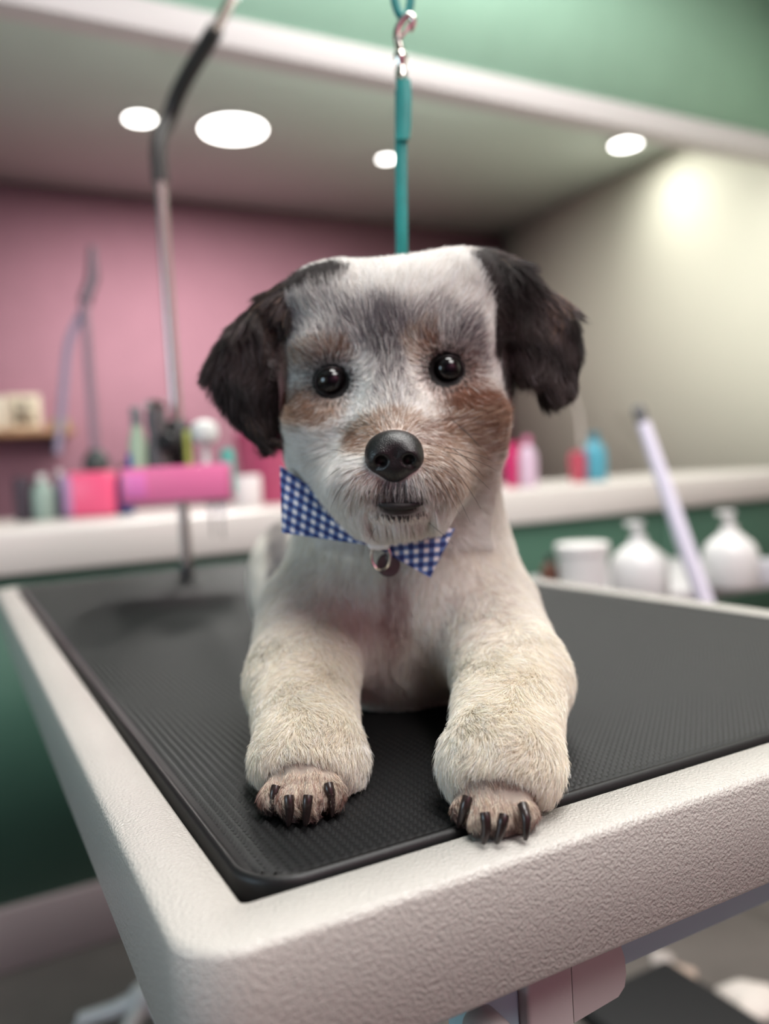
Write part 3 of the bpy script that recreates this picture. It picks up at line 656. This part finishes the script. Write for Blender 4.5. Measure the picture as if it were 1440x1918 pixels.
# band round the neck
cc_ = P(748, 935, .540); ring_ = []
for i in range(48):
    t = 2*math.pi*i/48; q = cc_+np.array([.054*math.cos(t), .056*math.sin(t), .016*math.sin(t)-.004*math.cos(t)])
    o_ = np.array([math.cos(t), math.sin(t), 0]); ring_.append([q-o_*.001+[0, 0, .007], q+o_*.001+[0, 0, .007], q+o_*.001-[0, 0, .007], q-o_*.001-[0, 0, .007]])
ring_.append(ring_[0]); MB().loft(ring_).build('strap', mat('navy_strap', (40, 58, 120), .8), col)
def wing(poly_px, d_in, d_out, cpx, uvrot):
    # puffed cloth wing: grid between a pinched inner edge and a flared outer edge
    nu, nv = 16, 14; (i0, i1, o0, o1) = [np.array(q, float) for q in poly_px]; V = []; UV = []
    for sidei, sgn in ((0, -1), (1, 1)):
        for a in range(nu+1):
            for b in range(nv+1):
                u, v = a/nu, b/nv; q = (i0*(1-v)+i1*v)*(1-u)+(o0*(1-v)+o1*v)*u
                d = d_in*(1-u)+d_out*u+.0035*math.sin(v*math.pi*3)*(1-u)**1.2+sgn*.0042*math.sin(v*math.pi)*(.25+.75*math.sin(u*math.pi*.8))
                V.append(P(q[0], q[1], d)); w_ = math.hypot(*(o0+o1-i0-i1))/2*mpp(d_out); h_ = math.hypot(*(o1-o0))*mpp(d_out)
                U, W_ = u*w_, (v-.5)*h_*(.45+.55*u); UV.append((U*math.cos(uvrot)-W_*math.sin(uvrot)+.5, U*math.sin(uvrot)+W_*math.cos(uvrot)+.5))
    N = (nu+1)*(nv+1); f = []
    for s in (0, 1):
        for a in range(nu):
            for b in range(nv):
                q = [s*N+a*(nv+1)+b, s*N+(a+1)*(nv+1)+b, s*N+(a+1)*(nv+1)+b+1, s*N+a*(nv+1)+b+1]; f.append(q if s else q[::-1])
    for a in range(nu):
        for b in (0, nv): f.append([a*(nv+1)+b, (a+1)*(nv+1)+b, N+(a+1)*(nv+1)+b, N+a*(nv+1)+b])
    for b in range(nv):
        for a in (0, nu): f.append([a*(nv+1)+b, a*(nv+1)+b+1, N+a*(nv+1)+b+1, N+a*(nv+1)+b])
    s = MB(); s.add(V, f); o = s.build('bow_wing', GING, col, fix=True, angle=70)
    ul = o.data.uv_layers.new(name='UVMap')
    for l in o.data.loops: ul.data[l.index].uv = UV[l.vertex_index]
    return o
wing([(690, 985), (694, 1022), (524, 872), (528, 998)], .452, .462, 0, .15)
wing([(700, 985), (704, 1026), (852, 990), (806, 1082)], .450, .458, 0, .35)
MB().lathe(P(686, 1003, .449), [(.004, 0), (.0075, .002), (.0082, .007), (.0075, .012), (.004, .014)], 20, axis=rt).build('bow_knot', GING, col)
rg = P(713, 1042, .452); MB().tube([rg+np.array([.0052*math.cos(t), -.001, .0072*math.sin(t)]) for t in np.linspace(0, 2*math.pi, 33)], .0008, 8, cap=False).build('ring', CHROME, col)
MB().lathe(P(728, 1058, .455), [(.001, -.001), (.0062, -.001), (.0068, 0), (.0062, .001), (.001, .001)], 24, axis=[.15, -1, .1]).build('name_tag', mat('dull_metal_tag', (84, 78, 78), .4, metal=.3), col)

# ------------------------------------------------------------------ leash and grooming arm
ls = thing('leash', 'teal nylon grooming leash with silver clip hanging down behind the head', 'leash', P(752, 700, .60))
LD = .56
def strap(pts, w_, th): 
    L = []
    for p in pts:
        L.append([p+np.array(q) for q in ((-w_/2, -th/2, 0), (w_/2, -th/2, 0), (w_/2+th*.3, 0, 0), (w_/2, th/2, 0), (-w_/2, th/2, 0), (-w_/2-th*.3, 0, 0))])
    return MB().loft(L, True, True)
strap([P(x, y, d) for x, y, d in ((751, 168, LD), (751, 300, LD), (752, 420, LD), (753, 520, LD+.005), (756, 620, LD+.03), (762, 760, .625))], .0068, .0026).build('strap', TEAL, ls, angle=60)
strap([P(x, y, LD-.002) for x, y in ((755, 150), (757, 180), (756, 235), (753, 262))], .0082, .0034).build('stitched_end', TEAL, ls, angle=60)
nc = P(758, 905, .56); MB().tube([nc+np.array([.055*math.cos(t), .060*math.sin(t), .030*math.sin(t)]) for t in np.linspace(0, 2*math.pi, 49)], .0026, 10, cap=False).build('neck_loop', TEAL, ls)
MB().lathe(P(752, 150, LD), [(.0032, 0), (.0042, .001), (.0042, .006), (.0034, .007), (.0034, .010), (.0046, .012), (.0046, .017), (.003, .019)], 20).build('swivel', CHROME, ls)
p0 = P(752, 108, LD); MB().tube([p0+np.array(q) for q in ((0, 0, -.003), (-.001, 0, .008), (-.003, 0, .016), (.001, 0, .024), (.0075, 0, .0285), (.010, 0, .023), (.007, 0, .017))], [.0032, .0030, .0028, .0028, .0026, .0022, .0016], 12, smooth=2).build('clip_hook', CHROME, ls)
MB().tube([p0+np.array(q) for q in ((-.002, -.003, .010), (.004, -.003, .016), (.0065, -.002, .021))], .0014, 8).build('clip_gate', CHROME, ls)
tp = p0+np.array([.003, 0, .027]); MB().tube([tp+np.array([.006*math.cos(t), .001, .020+.020*math.sin(t)]) for t in np.linspace(-math.pi/2, 1.5*math.pi, 25)], .0030, 10, cap=False).build('upper_loop', TEAL, ls)
AB = onz(352, 1084, TOP_Z); dA = depth(AB)
arm = thing('grooming_stand', 'tall steel grooming arm clamped to the back of the grooming table', 'grooming arm', (AB[0], AB[1], TOP_Z+.001))
ax_, ay_ = AB[0], AB[1]
def zat(px, py): r = ray(px, py); return CAM_Z+r[2]*(ay_/r[1])
zt = zat(307, 335)
MB().tube([(ax_, ay_, TOP_Z+.001), (ax_, ay_, zt)], .0085, 16).build('pole', STEEL, arm)
tpz = P(745, -60, LD); e_ = np.array([tp[0], tp[1], tp[2]+.047])
path = [np.array([ax_, ay_, zt-.004]), np.array([ax_, ay_, zt+.06]), P(316, 225, dA-.005), P(336, 165, dA-.03), P(404, 55, dA-.12)]
MB().tube(path, .0125, 16, smooth=2).build('upper_arm', DARKREFL, arm)
path2 = [path[-1], P(440, -15, dA-.20), P(520, -180, dA-.35), P(640, -330, dA-.55), e_+np.array([0, .03, .06]), e_+np.array([0, 0, .03])]
MB().tube(path2, .0075, 12, smooth=3).build('arm_tube', CHROME, arm)
MB().tube([e_+np.array([0, 0, .03]), e_+np.array([0, 0, .004])], .004, 10).build('arm_hook', CHROME, arm)
MB().lathe((ax_, ay_, TOP_Z+.001), [(.016, 0), (.016, .004), (.011, .007), (.010, .02), (.009, .022)], 20).build('clamp', BLACKP, arm)
zc = zat(332, 830)
MB().lathe((ax_, ay_, zc-.035), [(.012, 0), (.021, .006), (.023, .03), (.021, .055), (.013, .07)], 16).build('height_collar', BLACKP, arm)
MB().lathe((ax_-.005, ay_-.02, zc+.0), [(.006, 0), (.006, .02), (.015, .024), (.015, .036), (.011, .040)], 14, axis=(0, -1, 0)).build('knob', BLACKP, arm)
# pink tool caddy hooked on the pole, tools standing in it are things of their own
ca0, ca1 = P(243, 905, dA-.03), P(441, 905, dA-.03); cw_ = ca1[0]-ca0[0]; cz = (ca0[2]+ca1[2])/2; ccx, ccy = (ca0[0]+ca1[0])/2, ay_-.0375
cad = thing('tool_caddy', 'hot pink tool tray mounted on the grooming arm behind the left ear', 'tool tray', (ccx, ccy, cz-.025))
HOTP = mat('hot_pink_plastic', (236, 124, 170), .3, coat=.3)
tb = MB(); hh = .026; A_ = np.array([[1, .04, 0], [-.04, 1, 0], [0, 0, 1.]])
for cx_, cy_, sx_, sy_ in ((0, -.028, cw_, .004), (0, .020, cw_, .004), (-cw_/2+.002, -.004, .004, .052), (cw_/2-.002, -.004, .004, .052)):
    tb.box((ccx+cx_, ccy+cy_, cz), (sx_, sy_, hh*2), None, .0018)
tb.build('tray_wall', HOTP, cad)
MB().box((ccx, ccy-.004, cz-hh+.003), (cw_-.004, .050, .004), None, .001).build('tray_floor', HOTP, cad)
MB().box((ccx-cw_/2+.022, ccy-.0305, cz), (.032, .002, .036), None, .0008).build('highlight_plate', mat('lilac_highlight', (236, 130, 196), .35), cad)  # lilac highlight at the tray's left end, put in as a coloured plate
def tool(name, label, cat, px, py0, py1, wpx, prof, m, dd=-.004, group=None, base=None, extra=None):
    d = depth(np.array([ccx, ccy+dd, cz])); b = P(px, py1, d); b[2] = cz-hh+.0052 if base is None else base; b[1] = ccy+dd; t = P(px, py0, d); t[2] = max(t[2], b[2]+.02)
    th = thing(name, label, cat, b, group); hgt = t[2]-b[2]; r = wpx*mpp(d)/2
    MB().lathe(b, [(r*a, hgt*c) for a, c in prof], 18).build('body', m, th)
    if extra: extra(b, r, hgt, th)
    return th
tool('spray_bottle', 'pale green bottle with grey cap at the left end of the pink tray', 'bottle', 262, 762, 880, 34, [(.9, 0), (1, .05), (1, .6), (.6, .74), (.55, .8)], mat('pale_green_plastic', (160, 182, 158), .4), extra=lambda b, r, h, th: MB().lathe(b+[0, 0, h*.80], [(r*.6, 0), (r*.62, h*.18), (r*.4, h*.2)], 14).build('cap', mat('grey_plastic', (120, 122, 124), .5), th))
tool('clipper', 'dark grey hair clipper standing in the pink tray left of the pole', 'clipper', 300, 768, 880, 40, [(.75, 0), (.9, .1), (1, .5), (.85, .75), (1., .85), (.9, 1)], mat('warm_grey_plastic', (86, 82, 84), .45), extra=lambda b, r, h, th: MB().box(b+[0, 0, h*1.05], (r*1.7, r*.8, h*.12), None, .001).build('blade', STEEL, th))
tool('pet_brush', 'white round-headed brush standing in the pink tray right of the pole', 'brush', 388, 832, 880, 12, [(1, 0), (1, .9), (.8, 1)], mat('white_brush_handle', (222, 224, 222), .4), extra=lambda b, r, h, th: MB().lathe(b+[0, 0, h-.002], [(.004, 0), (.016, .006), (.021, .018), (.018, .032), (.006, .038)], 20).build('brush_head', mat('white_bristle', (224, 228, 224), .8, bump=.5, bscale=300), th))
tool('comb', 'narrow yellow-green comb between the pole and the white brush', 'comb', 355, 806, 880, 12, [(1, 0), (1, .97), (.7, 1)], mat('lime_plastic', (166, 172, 78), .5))
tool('scissors_pouch', 'teal tube standing at the right end of the pink tray', 'tube', 428, 840, 880, 26, [(.9, 0), (1, .1), (1, .9), (.8, 1)], mat('teal_plastic', (86, 168, 156), .45))
tool('blue_tube', 'royal blue tube at the left corner of the pink tray', 'tube', 247, 850, 880, 16, [(.9, 0), (1, .1), (1, .9), (.8, 1)], mat('royal_blue_plastic', (46, 56, 150), .45), dd=-.010)
for i, (px, y1, lab) in enumerate(((402, 1002, 'left'), (421, 1006, 'right'))):
    t = thing('shears', 'pair of steel shears hanging under the pink tray, %s one of two' % lab, 'scissors', P(px, y1, dA-.04), 'shears hanging under the pink tray')
    d = dA-.04; q0, q1 = P(px, 944, d), P(px+2, y1, d); q0[1] = q1[1] = ccy-.022
    q0[2] = cz-hh-.001
    for s_ in (-1, 1):
        MB().tube([q0+[s_*.003, 0, -.008], q0*.5+q1*.5, q1+[s_*.0012, 0, 0]], [.002, .0025, .0006], 8).build('blade', STEEL, t)
        MB().tube([q0+np.array([s_*.0045+.0035*math.cos(a), 0, -.004+.0035*math.sin(a)]) for a in np.linspace(0, 2*math.pi, 17)], .0009, 6, cap=False).build('finger_loop', BLACKP, t)

# ------------------------------------------------------------------ second grooming arm standing on the counter
CT = .877
def stand(px, py, z): p = onz(px, py, z); return p, mpp(depth(p))
DG = 2.15
def at(px, py, d, z=None):
    p = P(px, py, d)
    if z is not None: p[2] = z
    return p
b2 = at(186, 940, DG, CT+.001); s2 = mpp(DG)
a2 = thing('grooming_stand', 'second, smaller grooming arm standing on the counter at left with a grey loop', 'grooming arm', b2)
MODG = mat('mauve_grey_metal', (150, 130, 142), .4, metal=.6)
top2 = at(172, 555, DG); top2[1] = b2[1]
MB().tube([b2, [b2[0], b2[1], top2[2]]], .0115, 14).build('pole', MODG, a2)
tp2 = at(172, 462, DG)
MB().tube([[b2[0], b2[1], top2[2]-.02], at(174, 520, DG), tp2], [.017, .016, .009], 14).build('top_joint', mat('dark_mauve_metal', (98, 84, 94), .4, metal=.5), a2)
MB().tube([at(168, 560, DG), at(140, 610, DG-.02), at(125, 650, DG-.03), at(118, 740, DG-.03), at(108, 850, DG-.03)], .010, 12, smooth=2).build('hanging_loop', mat('lilac_grey_webbing', (142, 134, 156), .7), a2)
MB().lathe([b2[0], b2[1], at(180, 885, DG)[2]], [(.018, 0), (.032, .008), (.034, .03), (.022, .05), (.014, .06)], 16).build('clamp', mat('dark_green_grey_plastic', (52, 62, 60), .5), a2)
cd2 = at(172, 940, DG-.06, CT+.001)
c2 = thing('tool_caddy', 'coral pink tray on the counter at the foot of the second grooming arm', 'tool tray', cd2)
hz = at(172, 885, DG-.06)[2]-CT
MB().box(cd2+[.005, 0, hz/2], (85*s2, .07, hz), None, .012).build('tray', mat('coral_pink_plastic', (236, 92, 132), .35), c2)
MB().box(cd2+[-.048, -.002, hz/2], (.028, .072, hz*.92), None, .008).build('end_cap', mat('mauve_plastic', (170, 130, 170), .4), c2)

# ------------------------------------------------------------------ things on the counter and on the back wall
def bottle(name, label, cat, px, py0, d, wpx, prof, m, z=CT, capm=None, cap=None, n=20, group=None, lean=None):
    b = at(px, 900, d, z+.0005); t = at(px, py0, d); h = t[2]-b[2]; r = wpx*mpp(d)/2; th = thing(name, label, cat, b, group)
    MB().lathe(b, [(r*a, h*c) for a, c in prof], n).build('body', m, th)
    if cap: MB().lathe(b+[0, 0, h*cap[0][1]], [(r*a, h*(c-cap[0][1])) for a, c in cap], n).build('cap', capm, th)
    return th, b, r, h
FL = [(.9, 0), (1, .04), (1, .62), (.7, .76), (.35, .82), (.35, .88)]
CP_ = [(.42, .86), (.45, .9), (.45, .99), (.3, 1)]
SQ = [(.92, 0), (1, .05), (1, .93), (.92, 1)]
bottle('jar', 'small dark jar on the counter at far left', 'jar', 42, 895, 2.05, 34, SQ, mat('dark_plum_plastic', (62, 50, 60), .5))
bottle('shampoo_bottle', 'grey-green bottle on the counter left of the second arm', 'bottle', 78, 888, 2.05, 40, FL, mat('sage_plastic', (140, 160, 150), .45), capm=WHITEPL, cap=CP_)
bottle('spray_can', 'grey-blue slim bottle just left of the coral tray', 'bottle', 112, 880, 2.1, 24, FL, mat('slate_plastic', (122, 130, 142), .45), capm=WHITEPL, cap=CP_)
bottle('shampoo_bottle', 'dark blue bottle between the two pink trays', 'bottle', 232, 870, 2.1, 32, FL, mat('dark_blue_plastic', (48, 52, 104), .45), capm=BLACKP, cap=CP_)
bottle('towel_roll', 'white roll standing on the counter right of the hanging shears', 'towel', 462, 890, 2.2, 52, SQ, mat('white_terry', (220, 212, 212), .9, bump=.6, bscale=200))
th, b, r, h = bottle('bucket', 'deep pink bucket on the counter behind the left ear of the puppy', 'bucket', 500, 812, 2.35, 112, [(.78, 0), (.8, .02), (.98, .95), (1, .96), (1, 1), (.93, 1), (.9, .96), (.76, .04)], mat('dusky_raspberry_plastic', (172, 66, 104), .4))
MB().tube([b+[-r*.98, 0, h*.95], b+[-r*.7, 0, h*1.22], b+[0, 0, h*1.32], b+[r*.7, 0, h*1.22], b+[r*.98, 0, h*.95]], .005, 8, smooth=2).build('handle', HOTP, th)
bottle('lilac_bottle', 'pale lilac bottle right of the cheek of the puppy', 'bottle', 990, 818, 2.5, 34, FL, mat('lilac_plastic', (202, 176, 196), .4), capm=mat('pink_cap', (214, 120, 160), .4), cap=CP_)
bottle('tumbler', 'raspberry pink tumbler beside the pale lilac bottle', 'cup', 960, 830, 2.55, 30, [(.8, 0), (1, .96), (1, 1), (.9, 1), (.72, .05)], mat('raspberry_plastic', (196, 40, 104), .4))
bottle('red_pot', 'small red pot touching the turquoise bottle on the counter', 'pot', 1084, 845, 2.72, 36, [(.8, 0), (1, .7), (1, .8), (.85, .82), (.85, .95), (.5, 1)], mat('dusty_red_plastic', (172, 70, 88), .45))
bottle('turquoise_bottle', 'turquoise bottle standing at right on the counter', 'bottle', 1116, 810, 2.72, 42, FL, mat('turquoise_plastic', (72, 150, 170), .35), capm=mat('dark_turquoise_plastic', (50, 120, 138), .4), cap=CP_)
# hose hanging on the wall above it
hp = thing('shower_hose', 'thin grey hose hanging on the pale right wall above the red pot', 'hose', P(1080, 830, 3.05))
MB().tube([P(1050, 700, 4.35), P(1072, 735, 4.2), P(1086, 780, 3.9), P(1090, 836, 3.3)], .009, 8, smooth=2).build('hose', mat('grey_hose', (150, 142, 138), .5), hp)
# wall shelf
sh = thing('wall_shelf', 'light wooden shelf on the pink wall at the left edge', 'shelf', R(-.25, 4.3, 1.22))
pA, pB = P(-60, 812, 3.95), P(136, 806, 3.95)
bA = float(pA[:2]@RA); bB = float(P(136, 806, 4.0)[:2]@RA); bA = bB-.58; zs = P(70, 812, 3.98)[2]
rbox(bA, bB, 4.17, 4.408, zs-.016, zs+.016, .003).build('board', mat('honey_wood', (172, 128, 92), .5, var=.3, vscale=20), sh)
for a in (bA+.06, bB-.08): rbox(a, a+.02, 4.20, 4.408, zs-.09, zs-.0165, .002).build('bracket', STEEL, sh)
def onshelf(name, label, a0, w_, hgt, m, dep=.05, figm=None, cat='picture frame'):
    t = thing(name, label, cat, R(a0+w_/2, 4.26, zs+.0165))
    rbox(a0, a0+w_, 4.25, 4.25+dep, zs+.0165, zs+.0165+hgt, .003).build('frame', m, t)
    if figm: rbox(a0+w_*.2, a0+w_*.8, 4.247, 4.2495, zs+.0165+hgt*.15, zs+.0165+hgt*.85).build('picture', figm, t)
onshelf('picture_frame', 'cream frame with a dark figure on the wooden wall shelf', bB-.285, .15, .165, mat('cream_card', (226, 214, 190), .6), figm=mat('dark_print', (96, 88, 78), .6, col2=(210, 196, 172), vscale=22))
onshelf('picture_frame', 'plain cream box left of the dark-figured frame on the wall shelf', bB-.395, .10, .160, mat('cream_box', (220, 212, 192), .6), cat='box')
onshelf('storage_tin', 'grey-blue tin at the left end of the wall shelf', bB-.50, .09, .14, mat('grey_blue_tin', (130, 146, 158), .5), cat='tin')
onshelf('wooden_block', 'low olive block at the right end of the wall shelf', bB-.10, .09, .045, mat('olive_wood', (150, 138, 100), .6), cat='block')

# ------------------------------------------------------------------ trolley beyond the right edge of the table, with white bottles
TZ = .655
tr = thing('trolley', 'light grey shelf trolley standing beyond the right edge of the grooming table', 'trolley', R(1.6, 1.1, 0))
q = P(1240, 1110, 1.75); a_c, b_c = float(q[:2]@RA), float(q[:2]@RB)
a0, a1, b0, b1 = a_c-.36, a_c+.50, 1.25, 1.70
rbox(a0, a1, b0, b1, TZ-.03, TZ, .006).build('top_shelf', mat('light_grey_laminate', (190, 188, 190), .4), tr)
rbox(a0, a1, b0, b1, .25, .275, .004).build('lower_shelf', mat('light_grey_laminate', (190, 188, 190), .4), tr)
for a in (a0+.005, a1-.025):
    for b in (b0+.005, b1-.025): rbox(a, a+.02, b, b+.02, 0, TZ-.031).build('leg', STEEL, tr)
def ontrol(name, label, px, py0, d, wpx, prof, m, cap=None, capm=None, cat='bottle'):
    th, b, r, h = bottle(name, label, cat, px, py0, d, wpx, prof, m, z=TZ, cap=cap, capm=capm)
    return th, b, r, h
PUMP = [(.95, 0), (1, .04), (1, .42), (.85, .55), (.42, .68), (.30, .72), (.28, .80)]
for px, py0, d, wp, lab in ((1190, 975, 1.72, 108, 'white pump bottle nearer the puppy, beside the white tub'), (1362, 955, 1.80, 100, 'white pump bottle right of the leaning lilac rod')):
    th, b, r, h = ontrol('pump_bottle', lab, px, py0, d, wp, PUMP, WHITEPL)
    MB().lathe(b+[0, 0, h*.80], [(r*.16, 0), (r*.16, h*.12)], 12).build('pump_stem', WHITEPL, th)
    MB().box(b+[-r*.12, 0, h*.955], (r*.62, r*.4, h*.06), None, .004).build('pump_head', WHITEPL, th)
th, b, r, h = ontrol('tub', 'white lidded tub on the trolley right beside the shoulder of the puppy', 1084, 1018, 1.72, 98, [(.88, 0), (.95, .85)], WHITEPL, cat='tub')
MB().lathe(b+[0, 0, h*.85], [(r*1.0, 0), (r*1.02, .01), (r*1.02, h*.13), (r*.96, h*.15)], 28).build('lid', mat('white_lid', (224, 222, 220), .4), th)
ontrol('amber_bottle', 'small brown bottle behind the white tub', 1022, 1040, 1.76, 36, FL, mat('amber_plastic', (92, 52, 36), .3), cap=CP_, capm=BLACKP)
th, b, r, h = ontrol('grey_box', 'pale grey box at the right edge under the counter', 1428, 1050, 1.80, 50, SQ, mat('pale_grey_card', (176, 176, 182), .6), cat='box')
# leaning rod with grey tip
lr = thing('rod', 'long lilac-white rod with dark grey tip leaning against the counter', 'rod', P(1316, 1116, 1.62))
r0_, r1_ = P(1316, 1116, 1.62), P(1204, 792, 1.66); dirr = (r1_-r0_)/np.linalg.norm(r1_-r0_); foot = r0_-dirr*((r0_[2]-.012)/dirr[2])
lr.location = tuple(foot)
MB().tube([foot, r0_, r1_], [.017, .017, .0135], 16).build('shaft', mat('lilac_white_plastic', (226, 222, 238), .4), lr)
MB().tube([r1_-dirr*.004, r1_+dirr*.03, r1_+dirr*.036], [.0125, .013, .008], 16).build('tip', mat('grey_tip', (96, 96, 98), .5), lr)

# ------------------------------------------------------------------ clippings on the floor, bottom right, and a stool foot at bottom left
for i, (px, py, r, lab, m) in enumerate(((1270, 1835, .034, 'beige tuft of clipped fur on the floor under the table', (182, 164, 150)), (1400, 1878, .050, 'largest pale tuft of clipped fur near the lower right corner', (212, 204, 196)), (1235, 1795, .022, 'small pale tuft of clipped fur close to the cool-tinted crossbar', (176, 168, 162)),
                                         (1330, 1900, .026, 'small beige tuft left of the largest tuft on the floor', (176, 160, 148)))):
    p = onz(px, py, 0.0); s = MB(); nu, nv = 16, 8; L = []
    for b in range(nv+1):
        t = math.pi/2*b/nv; L.append([(p[0]+r*math.cos(t)*(1+.25*math.sin(3*u+i)+.12*math.sin(7*u))*math.cos(u), p[1]+r*math.cos(t)*(1+.2*math.sin(2*u+i))*math.sin(u)*1.2, .0005+r*.45*math.sin(t)*(1+.2*math.sin(5*u)*math.cos(t))) for u in np.linspace(0, 2*math.pi, nu+1)[:-1]])
    s.loft(L, True, True); o = s.build('fur_tuft', mat('clipped_fur_%d' % i, m, .9, bump=1., bscale=180, bdist=.004), None)
    props(o, lab, 'fur')
pb = onz(1165, 1912, .0); bs = rbox(float(pb[:2]@RA)-.06, float(pb[:2]@RA)+.16, float(pb[:2]@RB)-.22, float(pb[:2]@RB)+.05, .0005, .03, .008).build('floor_shadow', mat('floor_shadow_black', (26, 26, 27), .7), None)  # shadow of the table base, put in as a black slab
props(bs, 'dark painted shadow slab on the floor below the table latch', 'painted shadow')
pf = onz(245, 2060, 0.0); bs = thing('stool', 'white stool foot on the dark floor at the lower left', 'stool', pf)
af, bf = float(pf[:2]@RA), float(pf[:2]@RB)
for k_ in range(5):
    a = k_*2*math.pi/5+.6; e1 = pf+np.array([.12*math.cos(a), .12*math.sin(a)+.12, 0.])
    MB().tube([pf+[0, .12, .09], (pf+[0, .12, .07])*.5+(e1+[0, 0, .06])*.5, e1+[0, 0, .05]], [.016, .014, .012], 10).build('leg', WHITEPL, bs)
    MB().lathe(e1+[0, -.012, .022], [(.010, 0), (.021, .004), (.021, .020), (.010, .024)], 14, axis=(0, 1, 0)).build('caster', WHITEPL, bs)
MB().lathe(pf+[0, .12, .07], [(.03, 0), (.03, .03), (.018, .04)], 16).build('column', WHITEPL, bs)
